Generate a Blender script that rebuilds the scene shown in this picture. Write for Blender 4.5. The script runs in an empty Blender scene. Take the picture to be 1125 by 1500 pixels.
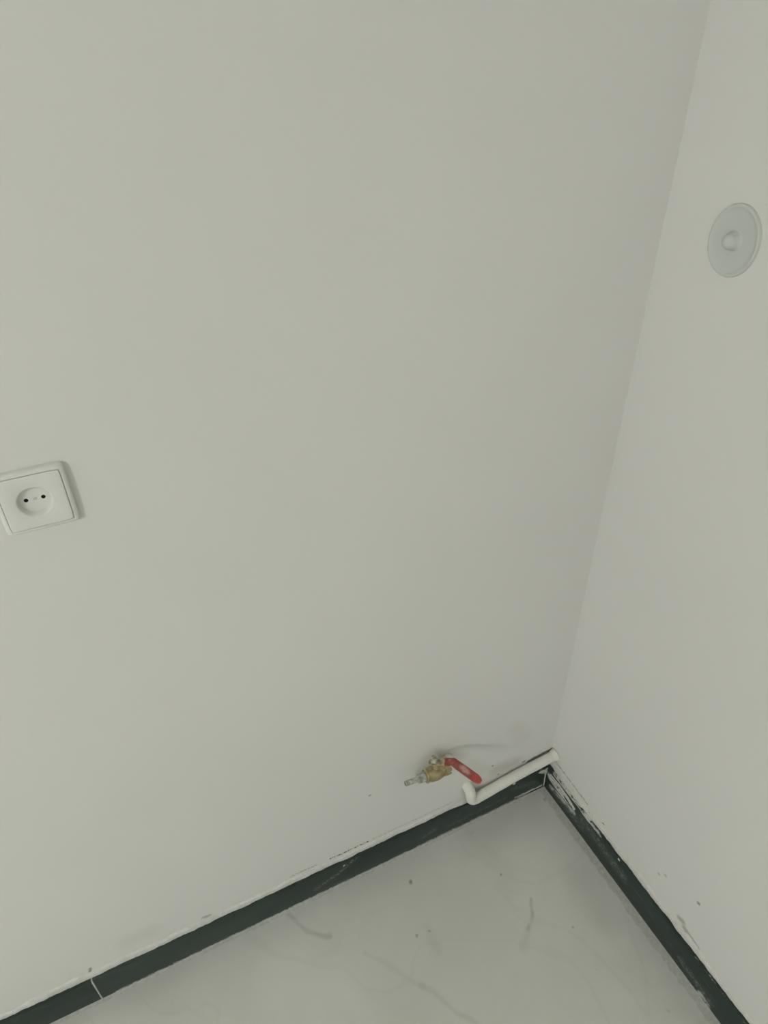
import bpy, bmesh, math, random
from mathutils import Vector, Matrix

random.seed(7)
SC = bpy.context.scene
COL = SC.collection

# ------------------------------------------------------------------ camera, world, light, exposure
cam_d = bpy.data.cameras.new('camera')
cam = bpy.data.objects.new('camera', cam_d); COL.objects.link(cam)
cam_d.sensor_fit = 'VERTICAL'; cam_d.sensor_height = 36.0; cam_d.sensor_width = 27.0
cam_d.lens = 999.57 / 1500 * 36
cam_d.clip_start = 0.02
Rv = Vector((0.902585, -0.430393, -0.010113)); Uv = Vector((0.255018, 0.515582, 0.818010)); Fv = Vector((0.346852, 0.740903, -0.575115))
cam.matrix_world = Matrix(((Rv.x, Uv.x, -Fv.x, -0.83266), (Rv.y, Uv.y, -Fv.y, -0.79000), (Rv.z, Uv.z, -Fv.z, 1.63762), (0, 0, 0, 1)))
SC.camera = cam

w = bpy.data.worlds.new('world'); SC.world = w; w.use_nodes = True
w.node_tree.nodes['Background'].inputs[0].default_value = (0.9, 0.95, 1.0, 1)
w.node_tree.nodes['Background'].inputs[1].default_value = 0.3

ROOM_X, ROOM_Y, ROOM_Z = -5.2, -4.2, 2.65
ld = bpy.data.lights.new('ceiling_lamp', 'POINT'); ld.shadow_soft_size = 0.16; ld.energy = 84
ld.color = (1.0, 0.998, 0.99)
lo = bpy.data.objects.new('ceiling_lamp', ld); COL.objects.link(lo); lo.location = (-3.2, -2.25, 2.45)

vs = SC.view_settings
SC.display_settings.display_device = 'sRGB'
vs.view_transform = 'Standard'; vs.look = 'None'; vs.exposure = 0.0; vs.gamma = 1.0; vs.use_curve_mapping = False

# ------------------------------------------------------------------ node helpers
def srgb(r, g, b):
    f = lambda c: c / 12.92 if c <= 0.04045 else ((c + 0.055) / 1.055) ** 2.4
    return (f(r / 255), f(g / 255), f(b / 255), 1)

class NT:
    def __init__(s, name, rough=0.6, spec=0.3):
        s.m = bpy.data.materials.new(name); s.m.use_nodes = True
        s.t = s.m.node_tree; s.n = s.t.nodes; s.l = s.t.links
        s.b = s.n['Principled BSDF']; s.b.inputs['Roughness'].default_value = rough
        s.b.inputs['Specular IOR Level'].default_value = spec
        s.pos = s.n.new('ShaderNodeNewGeometry').outputs['Position']
    def put(s, sock, v):
        if hasattr(v, 'is_linked') or isinstance(v, bpy.types.NodeSocket): s.l.new(v, sock)
        else: sock.default_value = v
    def math(s, op, a, b=None, clamp=False):
        n = s.n.new('ShaderNodeMath'); n.operation = op; n.use_clamp = clamp
        s.put(n.inputs[0], a)
        if b is not None: s.put(n.inputs[1], b)
        return n.outputs[0]
    def vmath(s, op, a, b=None):
        n = s.n.new('ShaderNodeVectorMath'); n.operation = op
        s.put(n.inputs[0], a)
        if b is not None: s.put(n.inputs[1], b)
        return n
    def noise(s, scale, detail=3, rough=0.5, stretch=None, off=0, dist=0.0):
        v = s.pos
        if stretch or off:
            mp = s.n.new('ShaderNodeMapping'); s.l.new(s.pos, mp.inputs[0])
            if stretch: mp.inputs['Scale'].default_value = stretch
            mp.inputs['Location'].default_value = (off, off * 1.7, off * .6)
            v = mp.outputs[0]
        n = s.n.new('ShaderNodeTexNoise'); s.l.new(v, n.inputs['Vector'])
        n.inputs['Scale'].default_value = scale; n.inputs['Detail'].default_value = detail
        n.inputs['Roughness'].default_value = rough; n.inputs['Distortion'].default_value = dist
        return n.outputs['Fac'], n.outputs['Color']
    def ramp(s, f, a, b, lo=0.0, hi=1.0):
        n = s.n.new('ShaderNodeMapRange'); n.interpolation_type = 'SMOOTHSTEP'
        s.put(n.inputs[0], f)
        for i, v in enumerate((a, b, lo, hi)): n.inputs[i + 1].default_value = v
        return n.outputs[0]
    def mix(s, f, a, b):
        n = s.n.new('ShaderNodeMix'); n.data_type = 'RGBA'
        s.put(n.inputs[0], f); s.put(n.inputs[6], a); s.put(n.inputs[7], b)
        return n.outputs[2]
    def warp(s, scale, amt):
        c = s.noise(scale, 3)[1]
        d = s.vmath('SUBTRACT', c, (0.5, 0.5, 0.5)).outputs[0]
        d = s.vmath('MULTIPLY', d, (amt, amt, amt)).outputs[0]
        return s.vmath('ADD', s.pos, d).outputs[0]
    def seg(s, p, a, b, wid, soft=0.6):
        """mask of a stroke from a to b on a surface, wid = half width in metres"""
        a = Vector(a); b = Vector(b); ab = b - a; L2 = max(ab.length_squared, 1e-10)
        pa = s.vmath('SUBTRACT', p, tuple(a)).outputs[0]
        h = s.math('DIVIDE', s.vmath('DOT_PRODUCT', pa, tuple(ab)).outputs['Value'], L2, True)
        sc = s.n.new('ShaderNodeVectorMath'); sc.operation = 'SCALE'; sc.inputs[0].default_value = tuple(ab); s.l.new(h, sc.inputs['Scale'])
        d = s.vmath('LENGTH', s.vmath('SUBTRACT', pa, sc.outputs[0]).outputs[0]).outputs['Value']
        return s.ramp(d, wid * (1 + soft), wid * max(0.0, 1 - soft), 0, 1)
    def strokes(s, p, pts, wid, soft=0.6):
        r = None
        pairs = list(zip(pts, pts[1:])) if len(pts) > 1 else [(pts[0], pts[0])]
        for a, b in pairs:
            k = s.seg(p, a, b, wid, soft)
            r = k if r is None else s.math('MAXIMUM', r, k)
        return r
    def color(s, c): s.put(s.b.inputs['Base Color'], c)
    def bump(s, h, strength, dist=0.002):
        n = s.n.new('ShaderNodeBump'); n.inputs['Strength'].default_value = strength; n.inputs['Distance'].default_value = dist
        s.put(n.inputs['Height'], h); s.l.new(n.outputs[0], s.b.inputs['Normal'])

# ------------------------------------------------------------------ materials
WALL = srgb(229, 229, 220)

def wall_material(name, stains_and_shade):
    k = NT(name, 0.55, 0.25)
    big = k.noise(1.6, 2)[0]
    c = k.mix(k.ramp(big, .3, .7), srgb(228, 228, 224), srgb(231, 231, 227))
    p = k.warp(90, 0.006)
    gate = k.ramp(k.noise(230, 2, off=3)[0], .42, .56)
    for pts, wid, soft, col, amt, gated in stains_and_shade:
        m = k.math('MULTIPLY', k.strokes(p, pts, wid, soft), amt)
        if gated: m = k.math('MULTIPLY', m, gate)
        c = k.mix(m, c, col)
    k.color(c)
    h = k.math('ADD', k.math('MULTIPLY', k.noise(5, 2, off=1)[0], 1.0), k.math('MULTIPLY', k.noise(60, 4, off=2)[0], 0.06))
    k.bump(h, 0.10, 0.02)
    return k.m

dirt = srgb(110, 108, 98); dust = srgb(165, 163, 152); crack_and_shade = srgb(58, 58, 52)
M_wall_l = wall_material('left_wall_paint', [
    ([(-.072, 0, .1385), (-.03, 0, .143), (.004, 0, .146)], .0045, .7, crack_and_shade, .75, False),  # shadow in the gap above the pipe, painted as a dark line
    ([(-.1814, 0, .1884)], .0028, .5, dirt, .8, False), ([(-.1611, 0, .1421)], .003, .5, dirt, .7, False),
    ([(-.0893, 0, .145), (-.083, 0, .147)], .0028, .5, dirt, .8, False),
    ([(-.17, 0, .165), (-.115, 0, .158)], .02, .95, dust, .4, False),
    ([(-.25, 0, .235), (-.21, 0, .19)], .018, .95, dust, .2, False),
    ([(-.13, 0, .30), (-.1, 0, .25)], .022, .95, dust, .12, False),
    ([(-.607, 0, .112), (-.58, 0, .111), (-.514, 0, .1125)], .0026, .5, crack_and_shade, .95, True),
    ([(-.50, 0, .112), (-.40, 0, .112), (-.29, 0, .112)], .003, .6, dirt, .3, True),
    ([(-.505, 0, .289)], .004, .5, dirt, .5, False),
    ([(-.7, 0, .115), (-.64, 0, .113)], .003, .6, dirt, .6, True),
    ([(-.895, 0, .112), (-.883, 0, .110)], .004, .7, dirt, .5, False),
    ([(-1.125, 0, .10), (-1.122, 0, .118)], .003, .6, dirt, .7, False),
    ([(-1.04, 0, .155), (-1.0, 0, .15)], .02, .95, dust, .12, False),
])
M_wall_r = wall_material('right_wall_paint', [
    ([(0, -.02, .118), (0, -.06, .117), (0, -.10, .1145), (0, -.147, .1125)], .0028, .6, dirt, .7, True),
    ([(0, -.364, .171)], .004, .6, dirt, .4, False), ([(0, -.378, .188)], .004, .6, srgb(176, 158, 150), .5, False),
    ([(0, -.4563, .2212)], .0042, .5, dirt, .65, False),
    ([(0, -.4463, .1250), (0, -.438, .121)], .006, .9, dirt, .5, False),
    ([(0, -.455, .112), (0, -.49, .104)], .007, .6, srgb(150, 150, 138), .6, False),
    ([(0, -.2, .113), (0, -.205, .115)], .002, .5, dirt, .8, False),
])
M_wall = wall_material('wall_paint', [])

k = NT('ceiling_paint', 0.8, 0.2); k.color(k.mix(k.noise(2)[0], srgb(232, 232, 226), srgb(236, 236, 230))); M_ceil = k.m

k = NT('putty', 0.8, 0.15)
c = k.mix(k.ramp(k.noise(60, 4, .7)[0], .35, .7), srgb(216, 216, 210), srgb(229, 229, 224))
c = k.mix(k.math('MULTIPLY', k.ramp(k.noise(150, 4, .7, stretch=(.5, .5, 1), off=4)[0], .63, .7), .35), c, srgb(130, 130, 120))
k.color(c); k.bump(k.noise(220, 3)[0], .5, .0015); M_putty = k.m

k = NT('white_smear_paint', 0.6, 0.3)
k.color(k.mix(k.ramp(k.noise(300, 3)[0], .4, .7), srgb(222, 223, 215), srgb(190, 193, 186))); M_smear = k.m

k = NT('grout', 0.85, 0.1)
k.color(k.mix(k.ramp(k.noise(120, 4)[0], .35, .7), srgb(188, 191, 182), srgb(202, 205, 197))); M_grout = k.m

# dark slate tile of the baseboards
def slate(name, stretch, marks, paint):
    k = NT(name, 0.42, 0.35)
    n1 = k.noise(9, 4, .6, stretch=stretch, off=5)[0]
    c = k.mix(k.ramp(n1, .3, .72), srgb(39, 50, 47), srgb(57, 70, 66))
    st = k.ramp(k.noise(40, 5, .7, stretch=stretch, off=9)[0], .60, .72)
    c = k.mix(k.math('MULTIPLY', st, .34), c, srgb(112, 124, 120))
    p = k.warp(60, .012)
    fine = k.ramp(k.noise(260, 3, .7, stretch=(.45, .45, 1.0), off=2)[0], .45, .62)
    for pts, wid, amt in marks:
        m = k.math('MULTIPLY', k.math('MULTIPLY', k.strokes(p, pts, wid, .8), fine), amt)
        c = k.mix(m, c, srgb(140, 148, 142))
    for pts, wid, amt in paint:
        m = k.math('MULTIPLY', k.math('MULTIPLY', k.strokes(p, pts, wid, .5), k.ramp(k.noise(170, 4, .7, stretch=(1, .35, 1), off=6)[0], .40, .50)), amt)
        c = k.mix(m, c, srgb(214, 216, 208))
    k.color(c)
    k.put(k.b.inputs['Roughness'], k.ramp(n1, .3, .7, .36, .52))
    k.bump(n1, .15, .002)
    return k.m
M_slate_l = slate('slate_tile_left', (.35, 1, 1.6), [
    ([(-.55, -.009, .083), (-.60, -.009, .05), (-.65, -.009, .03)], .006, .6),
    ([(-.34, -.009, .045), (-.37, -.009, .035)], .006, .45),
    ([(-.14, -.009, .035), (-.30, -.009, .03)], .004, .4), ([(-.11, -.009, .06), (-.05, -.009, .045)], .008, .4)],
    [([(-.1, -.009, .014), (-.02, -.009, .012)], .0035, .9), ([(-.03, -.009, .078), (-.012, -.009, .066)], .006, .9),
     ([(-.5785, -.009, .0735)], .0022, 1.0), ([(-.137, -.009, .037)], .002, 1.0), ([(-.06, -.009, .005), (-.5, -.009, .003), (-1.1, -.009, .003)], .003, .7)])
M_slate_r = slate('slate_tile_right', (1, .35, 1.6), [
    ([(-.009, -.50, .088), (-.009, -.64, .088)], .002, 1.0), ([(-.009, -.15, .06), (-.009, -.3, .05)], .012, .6),
    ([(-.009, -.05, .03), (-.009, -.15, .03)], .014, .6), ([(-.009, -.48, .03), (-.009, -.56, .02)], .008, .7)],
    [([(-.009, -.02, .06), (-.009, -.07, .055)], .010, 1.0), ([(-.009, -.03, .03), (-.009, -.12, .045)], .007, .8),
     ([(-.004, -.03, .087), (-.004, -.17, .087)], .006, 1.0), ([(-.009, -.17, .083), (-.009, -.21, .083)], .004, .8),
     ([(-.009, -.54, .008), (-.009, -.56, .004)], .006, .8)])

# pale grey marble-look floor tile with a few grey veins
k = NT('marble_tile', 0.38, 0.35)
n1 = k.noise(3.2, 4, .55, dist=.6)[0]
c = k.mix(k.ramp(n1, .3, .7), srgb(207, 209, 201), srgb(218, 220, 213))
n2 = k.noise(2.2, 3, .5, off=11, dist=1.2)[0]
vein = k.ramp(k.math('ABSOLUTE', k.math('SUBTRACT', n2, .5)), .02, .0)
c = k.mix(k.math('MULTIPLY', vein, .06), c, srgb(140, 143, 134))
p = k.warp(14, .03)
vg = srgb(112, 116, 108)
for pts, wid, amt in [
    ([(-.7278, -.0182, 0), (-.7087, -.0563, 0), (-.685, -.083, 0), (-.655, -.100, 0)], .0045, .30),
    ([(-.2081, -.2326, 0), (-.228, -.262, 0), (-.255, -.281, 0)], .004, .36), ([(-.255, -.281, 0), (-.285, -.31, 0)], .008, .12),
    ([(-.60, -.165, 0), (-.5739, -.2004, 0), (-.535, -.250, 0), (-.5158, -.2782, 0)], .005, .10),
    ([(-.5158, -.2782, 0), (-.4554, -.3704, 0), (-.43, -.42, 0)], .005, .15),
    ([(-.45, -.185, 0), (-.46, -.23, 0)], .010, .08),
    ([(-.07, -.25, 0), (-.085, -.34, 0)], .035, .14), ([(-.09, -.06, 0), (-.2, -.05, 0)], .04, .08)]:
    c = k.mix(k.math('MULTIPLY', k.strokes(p, pts, wid, .9), amt), c, vg)
for pt, wid, amt in [((-.4416, -.0718, 0), .004, .6), ((-.2393, -.15, 0), .003, .55), ((-.129, -.3264, 0), .0035, .5), ((-.1569, -.3208, 0), .0035, .5),
                     ((-.4838, -.1866, 0), .004, .45), ((-.088, -.5367, 0), .004, .45), ((-.452, -.19, 0), .004, .4), ((-.029, -.038, 0), .004, .4)]:
    c = k.mix(k.math('MULTIPLY', k.strokes(p, [pt], wid, .6), amt), c, srgb(70, 72, 66))
k.color(c); M_marble = k.m

k = NT('white_plastic', 0.35, 0.4); k.color(k.mix(k.noise(30)[0], srgb(229, 230, 225), srgb(231, 232, 227))); M_plastic = k.m
k = NT('dark_socket_hole', 0.7, 0.2); k.color(k.mix(k.noise(200)[0], srgb(22, 24, 22), srgb(34, 36, 32))); M_hole = k.m
k = NT('grey_plastic', 0.4, 0.4); k.color(k.mix(k.noise(12)[0], srgb(205, 209, 204), srgb(210, 213, 208))); M_grey = k.m
k = NT('white_pipe', 0.5, 0.3)
c = k.mix(k.ramp(k.noise(40, 3)[0], .35, .7), srgb(229, 230, 220), srgb(234, 234, 226))
c = k.mix(k.math('MULTIPLY', k.ramp(k.noise(170, 3, off=8)[0], .66, .74), .35), c, dust)
k.color(c); M_pipe = k.m

k = NT('brass', 0.42, 0.5)
c = k.mix(k.ramp(k.noise(70, 4, .6)[0], .35, .65), srgb(164, 148, 110), srgb(190, 174, 134))
c = k.mix(k.math('MULTIPLY', k.ramp(k.noise(160, 3, off=3)[0], .62, .72), .6), c, srgb(206, 204, 190))
k.color(c); k.b.inputs['Metallic'].default_value = .55; M_brass = k.m
k = NT('galvanised_steel', 0.4, 0.5)
k.color(k.mix(k.ramp(k.noise(140, 4)[0], .35, .65), srgb(160, 162, 156), srgb(206, 208, 202))); k.b.inputs['Metallic'].default_value = .7; M_steel = k.m
k = NT('dark_bore', 0.7, 0.2); k.color(k.mix(k.noise(200)[0], srgb(40, 42, 38), srgb(60, 62, 56))); M_bore = k.m
k = NT('red_lever_coating', 0.45, 0.35)
c = k.mix(k.ramp(k.noise(60, 4)[0], .35, .65), srgb(144, 76, 66), srgb(164, 92, 82))
p = k.warp(80, .010)
c = k.mix(k.math('MULTIPLY', k.seg(p, (-.321, -.072, .366), (-.315, -.083, .363), .0060, .6), .75), c, srgb(214, 176, 166))
c = k.mix(k.math('MULTIPLY', k.seg(p, (-.304, -.101, .358), (-.298, -.110, .355), .011, .6), .8), c, srgb(200, 88, 78))
c = k.mix(k.math('MULTIPLY', k.ramp(k.noise(120, 3, off=5)[0], .58, .68), .35), c, srgb(206, 164, 154))
k.color(c); M_red = k.m
k = NT('bare_lever_metal', 0.5, 0.4)
k.color(k.mix(k.ramp(k.noise(120, 4)[0], .35, .65), srgb(160, 138, 108), srgb(196, 184, 158))); k.b.inputs['Metallic'].default_value = .2; M_bare = k.m

# ------------------------------------------------------------------ mesh helpers
def link(name, bm, mat, parent=None, angle=35, kind=None):
    bmesh.ops.recalc_face_normals(bm, faces=bm.faces[:])
    me = bpy.data.meshes.new(name); bm.to_mesh(me); bm.free()
    for pl in me.polygons: pl.use_smooth = True
    me.set_sharp_from_angle(angle=math.radians(angle))
    me.materials.append(mat)
    o = bpy.data.objects.new(name, me); COL.objects.link(o)
    if parent: o.parent = parent
    if kind: o['kind'] = kind
    return o

def empty(name, loc=(0, 0, 0)):
    o = bpy.data.objects.new(name, None); COL.objects.link(o); o.location = loc; o.empty_display_size = .02
    return o

def tag(o, label, cat):
    o['label'] = label; o['category'] = cat

def box(bm, a, b, bev=0.0, seg=2):
    v = [bm.verts.new((x, y, z)) for x in (a[0], b[0]) for y in (a[1], b[1]) for z in (a[2], b[2])]
    fs = [bm.faces.new([v[i] for i in q]) for q in ((0, 1, 3, 2), (4, 6, 7, 5), (0, 4, 5, 1), (2, 3, 7, 6), (0, 2, 6, 4), (1, 5, 7, 3))]
    bmesh.ops.recalc_face_normals(bm, faces=fs)
    if bev:
        es = {e for f in fs for e in f.edges}
        bmesh.ops.bevel(bm, geom=list(es), offset=bev, segments=seg, profile=.5, affect='EDGES')

def loops(bm, rings, cap0=True, cap1=True):
    """rings: lists of equal numbers of points, bridged in order"""
    rv = [[bm.verts.new(p) for p in r] for r in rings]
    n = len(rv[0])
    for a, b in zip(rv, rv[1:]):
        for i in range(n): bm.faces.new((a[i], a[(i + 1) % n], b[(i + 1) % n], b[i]))
    if cap0: bm.faces.new(rv[0][::-1])
    if cap1: bm.faces.new(rv[-1])
    return rv

def frame_of(d):
    d = Vector(d).normalized()
    u = d.cross(Vector((0, 0, 1)))
    if u.length < .1: u = d.cross(Vector((0, 1, 0)))
    u.normalize(); return d, u, d.cross(u).normalized()

def lathe(bm, origin, axis, prof, n=32, cap0=True, cap1=True, phase=0.0, up=None):
    """prof: (distance along axis, radius); n=6 gives a hexagon"""
    d, u, v = frame_of(axis); o = Vector(origin)
    return loops(bm, [[o + d * s + (u * math.cos(phase + 2 * math.pi * i / n) + v * math.sin(phase + 2 * math.pi * i / n)) * r for i in range(n)] for s, r in prof], cap0, cap1)

def tube(bm, pts, r, n=24, cap0=True, cap1=True, wob=0.0):
    P = [Vector(p) for p in pts]
    T = [(P[min(i + 1, len(P) - 1)] - P[max(i - 1, 0)]).normalized() for i in range(len(P))]
    _, u, _ = frame_of(T[0]); R = []
    for i, (p, t) in enumerate(zip(P, T)):
        u = (u - t * u.dot(t)).normalized(); v = t.cross(u)
        rr = (r[i] if isinstance(r, list) else r) * (1 + wob * math.sin(i * 1.7) * .5)
        R.append([p + (u * math.cos(2 * math.pi * j / n) + v * math.sin(2 * math.pi * j / n)) * rr for j in range(n)])
    return loops(bm, R, cap0, cap1)

def rounded(path, rad, seg=10, step=.012):
    """polyline with rounded corners"""
    P = [Vector(p) for p in path]; out = [P[0]]
    for i in range(1, len(P) - 1):
        a, b, c = P[i - 1], P[i], P[i + 1]
        r = rad[i - 1]; d1 = (a - b).normalized(); d2 = (c - b).normalized()
        s, e = b + d1 * r, b + d2 * r
        for j in range(seg + 1):
            t = j / seg; out.append(s * (1 - t) ** 2 + b * 2 * t * (1 - t) + e * t * t)
    out.append(P[-1])
    res = [out[0]]
    for a, b in zip(out, out[1:]):
        m = max(1, int((b - a).length / step))
        for j in range(1, m + 1): res.append(a.lerp(b, j / m))
    return [p for i, p in enumerate(res) if i == 0 or (p - res[i - 1]).length > 1e-6]

# ------------------------------------------------------------------ the room shell
def slab(name, a, b, m):
    bm = bmesh.new(); box(bm, a, b); o = link(name, bm, m); o['kind'] = 'structure'; return o
T = .15
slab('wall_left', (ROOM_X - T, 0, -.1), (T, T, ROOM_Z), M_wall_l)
slab('wall_right', (0, ROOM_Y - T, -.1), (T, 0, ROOM_Z), M_wall_r)
slab('wall_rear', (ROOM_X - T, ROOM_Y - T, -.1), (0, ROOM_Y, ROOM_Z), M_wall)
slab('wall_far', (ROOM_X - T, ROOM_Y, -.1), (ROOM_X, 0, ROOM_Z), M_wall)
slab('ceiling', (ROOM_X - T, ROOM_Y - T, ROOM_Z), (T, T, ROOM_Z + T), M_ceil)
floor = slab('floor', (ROOM_X, ROOM_Y, -.05), (0, 0, -.0012), M_grout)

# large porcelain floor tiles; the grout channel along the baseboards stays open
TX, TY, G = 1.2, .6, .003
tile_me = {}
x1 = -.024
while x1 > ROOM_X:
    x0 = max(x1 - TX, ROOM_X); y1 = -.013
    while y1 > ROOM_Y:
        y0 = max(y1 - TY, ROOM_Y)
        bm = bmesh.new(); box(bm, (x0, y0, -.010), (x1, y1, 0), .0008, 1)
        link('tile', bm, M_marble, floor)
        y1 = y0 - G
    x1 = x0 - G

# uneven bead of grout in the channels
def bead(name, parent, along, start, stop, base, width, m, n, seed):
    rnd = random.Random(seed); bm = bmesh.new(); rings = []
    for i in range(n + 1):
        t = start + (stop - start) * i / n
        wv = width * (.85 + .25 * rnd.random()); h = .0004 + .0003 * rnd.random()
        prof = [(base, -.003), (base, h + .0012), (base - wv * .5, h), (base - wv, .0004), (base - wv, -.003)]
        rings.append([(t, q, z) if along == 'x' else (q, t, z) for q, z in prof])
    loops(bm, rings); return link(name, bm, m, parent, 60)
bead('grout_bead', floor, 'x', -1.6, -.009, -.0088, .0075, M_grout, 180, 1)
bead('grout_bead', floor, 'y', -1.0, -.009, -.0088, .020, M_grout, 110, 2)

# baseboards of dark slate-look tiles
BH, BT = .087, .009
def baseboard(name, along, cuts, m):
    root = empty(name); root['kind'] = 'structure'
    for a, b in cuts:
        bm = bmesh.new()
        if along == 'x': box(bm, (a, -BT, .0005), (b, 0, BH), .0012, 2)
        else: box(bm, (-BT, a, .0005), (0, b, BH), .0012, 2)
        link('tile', bm, m, root)
    return root
bl = baseboard('baseboard_left', 'x', [(-4.0, -2.3293), (-2.3265, -1.1286), (-1.1258, -.0105)], M_slate_l)
br = baseboard('baseboard_right', 'y', [(-3.1, -2.41), (-2.4072, -1.2072), (-1.2044, -.0012)], M_slate_r)
for xx in (-1.1272, -2.3279):
    bm = bmesh.new(); rings = []
    for i in range(13):
        z = BH * i / 12; wv = .0010 + random.random() * .0007; y = -BT - .0001 - random.random() * .0006
        rings.append([(xx - wv, -.002, z), (xx - wv, y, z), (xx + wv, y, z), (xx + wv, -.002, z)])
    loops(bm, rings); link('grout_joint', bm, M_grout, bl, 60)

# strip of uneven putty between the tile tops and the painted wall
def putty(parent, along, start, stop, n, top, seed, skip=0.0):
    rnd = random.Random(seed); bm = bmesh.new(); rings = []; h = top; dd = .003
    for i in range(n + 1):
        t = start + (stop - start) * i / n
        h += (top - h) * .25 + rnd.uniform(-.0035, .0035); dd += (.003 - dd) * .3 + rnd.uniform(-.0008, .0008)
        prof = [(0.001, BH - .001), (-dd, BH - .0005), (-dd * .9, BH + (h - BH) * .5), (-dd * .55, h - .002), (0.001, h)]
        rings.append([(t, q, z) if along == 'x' else (q, t, z) for q, z in prof])
    loops(bm, rings); return link('putty_strip', bm, M_putty, parent, 50)
putty(bl, 'x', -1.9, -.02, 330, .106, 5)
putty(br, 'y', -1.2, -.02, 230, .103, 6)

# smears of white paint left on the tiles next to the corner
def smear(parent, pts, widths, face, seed):
    """thin raised ribbon with ragged edges on the plane x=-BT ('x'), y=-BT ('y') or z=BH ('z')"""
    rnd = random.Random(seed); bm = bmesh.new()
    P = [Vector(p) for p in pts]; dense = []; W = []
    for i in range(len(P) - 1):
        for j in range(8):
            dense.append(P[i].lerp(P[i + 1], j / 8)); W.append(widths[i] * (1 - j / 8) + widths[i + 1] * j / 8)
    dense.append(P[-1]); W.append(widths[-1])
    nrm = {'x': Vector((-1, 0, 0)), 'y': Vector((0, -1, 0)), 'z': Vector((0, 0, 1))}[face]
    rings = []
    for i, p in enumerate(dense):
        t = (dense[min(i + 1, len(dense) - 1)] - dense[max(i - 1, 0)]).normalized(); s = t.cross(nrm).normalized()
        a = W[i] * (.8 + .5 * rnd.random()); b = W[i] * (.8 + .5 * rnd.random())
        rings.append([p + s * a - nrm * .0004, p + s * a * .6 + nrm * .0007, p - s * b * .6 + nrm * .0007, p - s * b - nrm * .0004])
    loops(bm, rings); return link('paint_smear', bm, M_smear, parent, 60)
X = -BT
smear(br, [(X, -.022, .072), (X, -.06, .071), (X, -.095, .066), (X, -.122, .059)], [.0025, .006, .0085, .006], 'x', 1)
smear(br, [(X, -.02, .052), (X, -.06, .05), (X, -.10, .052)], [.0015, .0035, .001], 'x', 2)
smear(br, [(X, -.03, .084), (X, -.09, .083), (X, -.14, .084)], [.001, .002, .001], 'x', 3)
smear(br, [(X, -.14, .081), (X, -.165, .08), (X, -.185, .082)], [.001, .004, .001], 'x', 4)
smear(br, [(X, -.272, .0835), (X, -.2775, .0835)], [.003, .003], 'x', 5)
smear(bl, [(-.0125, -BT, .084), (-.013, -BT, .05), (-.0115, -BT, .008)], [.004, .0025, .0015], 'y', 6)
smear(bl, [(-.038, -BT, .079), (-.024, -BT, .080), (-.013, -BT, .076)], [.001, .003, .004], 'y', 7)
smear(bl, [(-.095, -BT, .013), (-.06, -BT, .0125), (-.02, -BT, .012)], [.0008, .0018, .001], 'y', 8)
smear(bl, [(-.117, -BT, .0825), (-.110, -BT, .0825)], [.004, .004], 'y', 9)

# a few dried drops of paint on the floor
bm = bmesh.new()
for x, y, r in [(-.2455, -.0401, .0026), (-.238, -.043, .0014), (-.39, -.383, .0022), (-.378, -.379, .0015), (-.6, -.06, .0012), (-.17, -.41, .0012)]:
    lathe(bm, (x, y, -.0002), (0, 0, 1), [(0, r), (.0007, r * .8), (.001, r * .3)], 8)
link('paint_drops', bm, M_smear, floor, 60, 'stuff')

# ------------------------------------------------------------------ power socket on the left wall
SX, SZ, S = -.9219, 1.1887, .041
sock = empty('power_socket', (SX, 0, SZ))
tag(sock, 'white square single power socket with two round pin holes on the left wall', 'socket')

def sq(half, y, rc, n=64):
    """rounded square loop with n points, matching a circle loop angle by angle"""
    out = []
    for i in range(n):
        a = 2 * math.pi * i / n; c, s = math.cos(a), math.sin(a); kx = half - rc
        q = half / max(abs(c), abs(s)); x, z = c * q, s * q
        cx, cz = max(-kx, min(kx, x)), max(-kx, min(kx, z))
        d = Vector((x - cx, z - cz))
        if abs(x) > kx and abs(z) > kx and d.length > 0:
            d = d.normalized() * rc; x, z = cx + d.x, cz + d.y
        out.append((x, y, z))
    return out
def ci(r, y, n=64): return [(r * math.cos(2 * math.pi * i / n), y, r * math.sin(2 * math.pi * i / n)) for i in range(n)]

bm = bmesh.new()
loops(bm, [sq(.041, .0005, .004), sq(.041, -.0055, .004), sq(.0402, -.0078, .004), sq(.0385, -.0092, .0035), sq(.0360, -.0095, .003), sq(.0357, -.0092, .003), sq(.0356, -.0070, .003), sq(.0340, -.0068, .003)], True, False)
link('frame', bm, M_plastic, sock, 40)

bm = bmesh.new()
rv = loops(bm, [sq(.0351, -.0060, .0028), sq(.0351, -.0098, .0028), sq(.0345, -.0104, .0026), sq(.033, -.0107, .0024), ci(.0205, -.0107), ci(.0198, -.0104), ci(.0192, -.0094), ci(.0174, -.0026)], False, False)
edges = [bm.edges.get((rv[-1][i], rv[-1][(i + 1) % 64])) for i in range(64)]
hole_rings = []
for hx, hr in ((-.0095, .0025), (.0095, .0025)):
    hv = [bm.verts.new((hx + hr * math.cos(2 * math.pi * i / 16), -.0026, hr * math.sin(2 * math.pi * i / 16))) for i in range(16)]
    edges += [bm.edges.new((hv[i], hv[(i + 1) % 16])) for i in range(16)]
bmesh.ops.triangle_fill(bm, use_beauty=True, use_dissolve=False, edges=edges, normal=(0, -1, 0))
link('faceplate', bm, M_plastic, sock, 40)
for hx in (-.0095, .0095):
    bm = bmesh.new(); lathe(bm, (hx, 0, 0), (0, 1, 0), [(-.0026, .0025), (-.0007, .0025)], 16, False, True)
    o = link('pin_hole', bm, M_hole, sock, 40); o['label'] = 'dark round pin hole'
bm = bmesh.new(); lathe(bm, (0, -.0026, 0), (0, -1, 0), [(-.0005, .0021), (.0006, .0021), (.001, .0016), (.0006, .0006)], 16)
o = link('screw', bm, M_steel, sock, 40); o['label'] = 'small grey screw between the pin holes'

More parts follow.
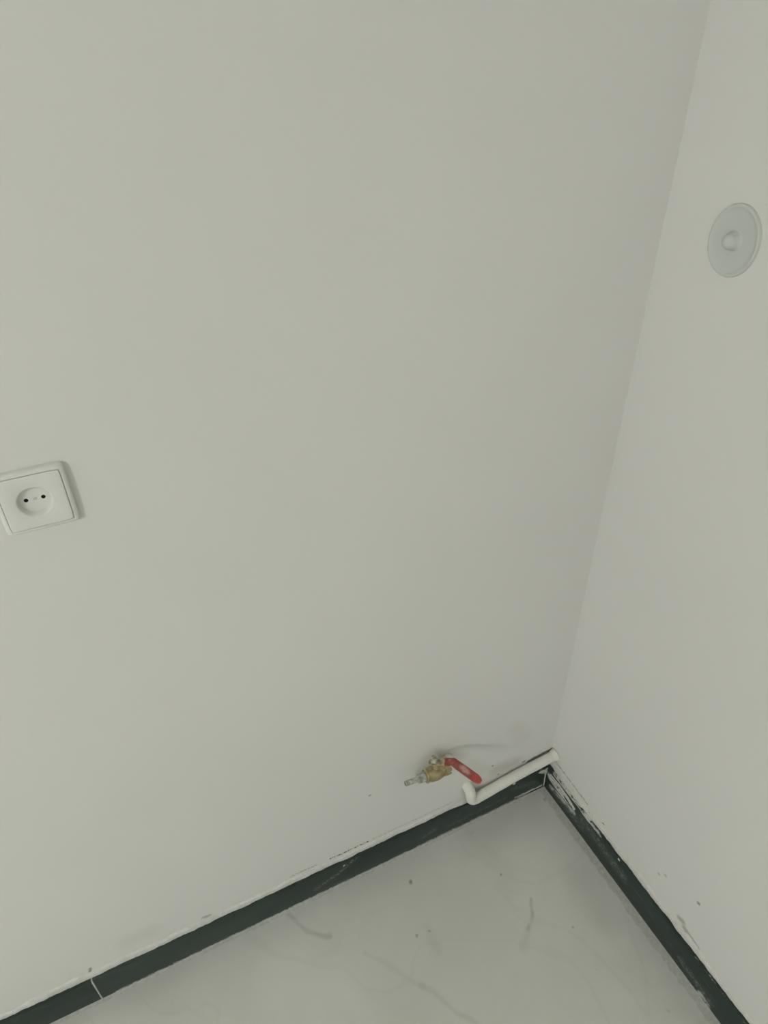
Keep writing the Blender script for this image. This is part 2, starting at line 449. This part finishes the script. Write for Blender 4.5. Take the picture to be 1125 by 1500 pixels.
# ------------------------------------------------------------------ round cover on the right wall
cov = empty('round_wall_cover', (0, -.1285, 1.4045))
tag(cov, 'pale grey round plastic cover with raised centre button high on the right wall', 'wall cover')
bm = bmesh.new()
lathe(bm, (0, 0, 0), (-1, 0, 0), [(-.001, .0425), (.0025, .0425), (.0042, .0418), (.005, .0402), (.0046, .0385), (.0032, .037), (.0026, .033), (.0022, .02), (.0022, .011)], 64)
link('dish', bm, M_grey, cov, 40).scale = (1, .95, 1.10)
bm = bmesh.new()
lathe(bm, (0, 0, 0), (-1, 0, 0), [(.0018, .0145), (.003, .0115), (.0110, .0100), (.0140, .0086), (.0160, .0056), (.0168, .0018)], 32)
link('button', bm, M_grey, cov, 60)

# ------------------------------------------------------------------ water pipe along the left wall
pipe = empty('water_pipe', (0, -.0145, .139))
tag(pipe, 'white painted water pipe running on the dark baseboard out of the corner', 'pipe')
def pp(name, bm, m=M_pipe, a=40, lab=None):
    o = link(name, bm, m, pipe, a); o.matrix_parent_inverse = Matrix.Translation(pipe.location).inverted()
    if lab: o['label'] = lab
    return o
PR = .0128
run = rounded([(.004, -.0150, .1400), (-.12, -.0150, .1285), (-.2500, -.0195, .1165), (-.2525, -.0200, .1560), (-.2535, .012, .1590)], [.01, .019, .017], 12)
bm = bmesh.new(); tube(bm, run, PR, 28, wob=.03); pp('tube', bm)
bm = bmesh.new(); lathe(bm, (-.012, -.0150, .1386), (1, 0, .09), [(0, .0132), (.004, .0148), (.009, .0158), (.0115, .017)], 28)
pp('wall_collar', bm)

# ------------------------------------------------------------------ brass ball valve with red lever
VA = Vector((-.3615, -.0335, .3235)); VD = Vector((1, 0, -.11)).normalized()      # valve centre and axis
val = empty('ball_valve', tuple(VA))
tag(val, 'brass ball valve with bent red lever sticking out above the white pipe', 'valve')
INV = Matrix.Translation(val.location).inverted()
def vp(name, bm, m, a=35, lab=None):
    o = link(name, bm, m, val, a); o.matrix_parent_inverse = INV
    if lab: o['label'] = lab
    return o
bm = bmesh.new()
lathe(bm, VA, VD, [(-.0275, .011), (-.0275, .0142), (-.0262, .0152), (-.0235, .0152), (-.0225, .0140), (-.0205, .0140), (-.014, .0162), (-.003, .0168), (.006, .0160), (.014, .0136), (.018, .0122)], 36)
vp('body', bm, M_brass)
bm = bmesh.new(); lathe(bm, VA, VD, [(.0165, .0118), (.017, .0142), (.0325, .0142), (.0335, .0128)], 6, phase=.3)
vp('hex_end', bm, M_brass, 20)
elb = rounded([VA + VD * .030, VA + VD * .0455, VA + VD * .0455 + Vector((.002, .045, -.018))], [.012], 10)
bm = bmesh.new(); tube(bm, elb, .0125, 24); vp('wall_elbow', bm, M_pipe, 40, 'white painted elbow into the wall')
SA = Vector((-.03, .19, 1)).normalized()                                                  # stem axis
bm = bmesh.new(); lathe(bm, VA, SA, [(.008, .0082), (.019, .0080), (.021, .0074), (.030, .0066), (.030, .004), (.0425, .004), (.0435, .003)], 24)
vp('stem', bm, M_brass)
bm = bmesh.new(); lathe(bm, VA + SA * .0345, SA, [(0, .0095), (.0005, .0105), (.0072, .0105), (.008, .009)], 6, phase=.2)
vp('lock_nut', bm, M_steel, 20, 'grey steel hex nut')
# outlet side: steel collar and short tube
bm = bmesh.new(); lathe(bm, VA, VD, [(-.0270, .0125), (-.031, .0125), (-.0325, .0118), (-.0405, .0112), (-.0415, .0098)], 6, phase=.1)
vp('collar_nut', bm, M_steel, 20, 'grey steel collar nut')
bm = bmesh.new(); lathe(bm, VA, VD, [(-.038, .0085), (-.0415, .0100), (-.0445, .0100), (-.046, .0075), (-.0465, .0060), (-.0745, .0056), (-.0755, .0050), (-.0755, .0038), (-.066, .0038)], 24)
o = vp('outlet_tube', bm, M_steel, 35, 'grey steel outlet tube')
bm = bmesh.new(); lathe(bm, VA, VD, [(-.0715, .00395), (-.0712, .0036)], 16)
b_ = link('bore', bm, M_bore, o); b_.matrix_parent_inverse = INV

# lever: a flat strip through the stem, stepping up and out, then level
def strip(bm, st, th):
    """st: (centre, width direction, half width); thickness th below the top face"""
    R = []
    for i, (c, wd, hw) in enumerate(st):
        c = Vector(c); wd = Vector(wd).normalized()
        t = (Vector(st[min(i + 1, len(st) - 1)][0]) - Vector(st[max(i - 1, 0)][0])).normalized()
        wd = (wd - t * wd.dot(t)).normalized(); nn = wd.cross(t)
        if nn.z < 0: nn = -nn
        e = .0006
        R.append([c + wd * hw - nn * e, c + wd * (hw - e), c - wd * (hw - e), c - wd * hw - nn * e, c - wd * hw - nn * (th - e), c - wd * (hw - e) - nn * th, c + wd * (hw - e) - nn * th, c + wd * hw - nn * (th - e)])
    loops(bm, R)
L0 = VA + SA * .0332
d1 = Vector((.0295, -.0253, .014)); d2 = Vector((.0346, -.0573, -.016))
k1 = L0 + d1; k2 = k1 + d2
w1 = Vector((.62, .72, 0)); w2 = Vector((.88, .46, 0)); wm = (w1 + w2) / 2
bm = bmesh.new()
strip(bm, [(L0 - d1 * .34, w1, .0045), (L0 - d1 * .27, w1, .0075), (L0 - d1 * .1, w1, .0095), (L0 + d1 * .3, w1, .0095), (L0 + d1 * .62, w1, .009)], .0025)
vp('lever_plate', bm, M_bare, 35, 'tan bare metal inner end of the lever')
bm = bmesh.new()
strip(bm, [(L0 + d1 * .55, w1, .0094), (L0 + d1 * .85, wm, .0098), (k1 + d1 * .0, wm, .0096), (k1 + d2 * .12, w2, .0098), (k1 + d2 * .5, w2, .0101), (k1 + d2 * .84, w2, .0100), (k1 + d2 * .94, w2, .0082), (k1 + d2 * 1.02, w2, .0040)], .0042)
vp('lever_sleeve', bm, M_red, 35, 'worn red coated lever handle')
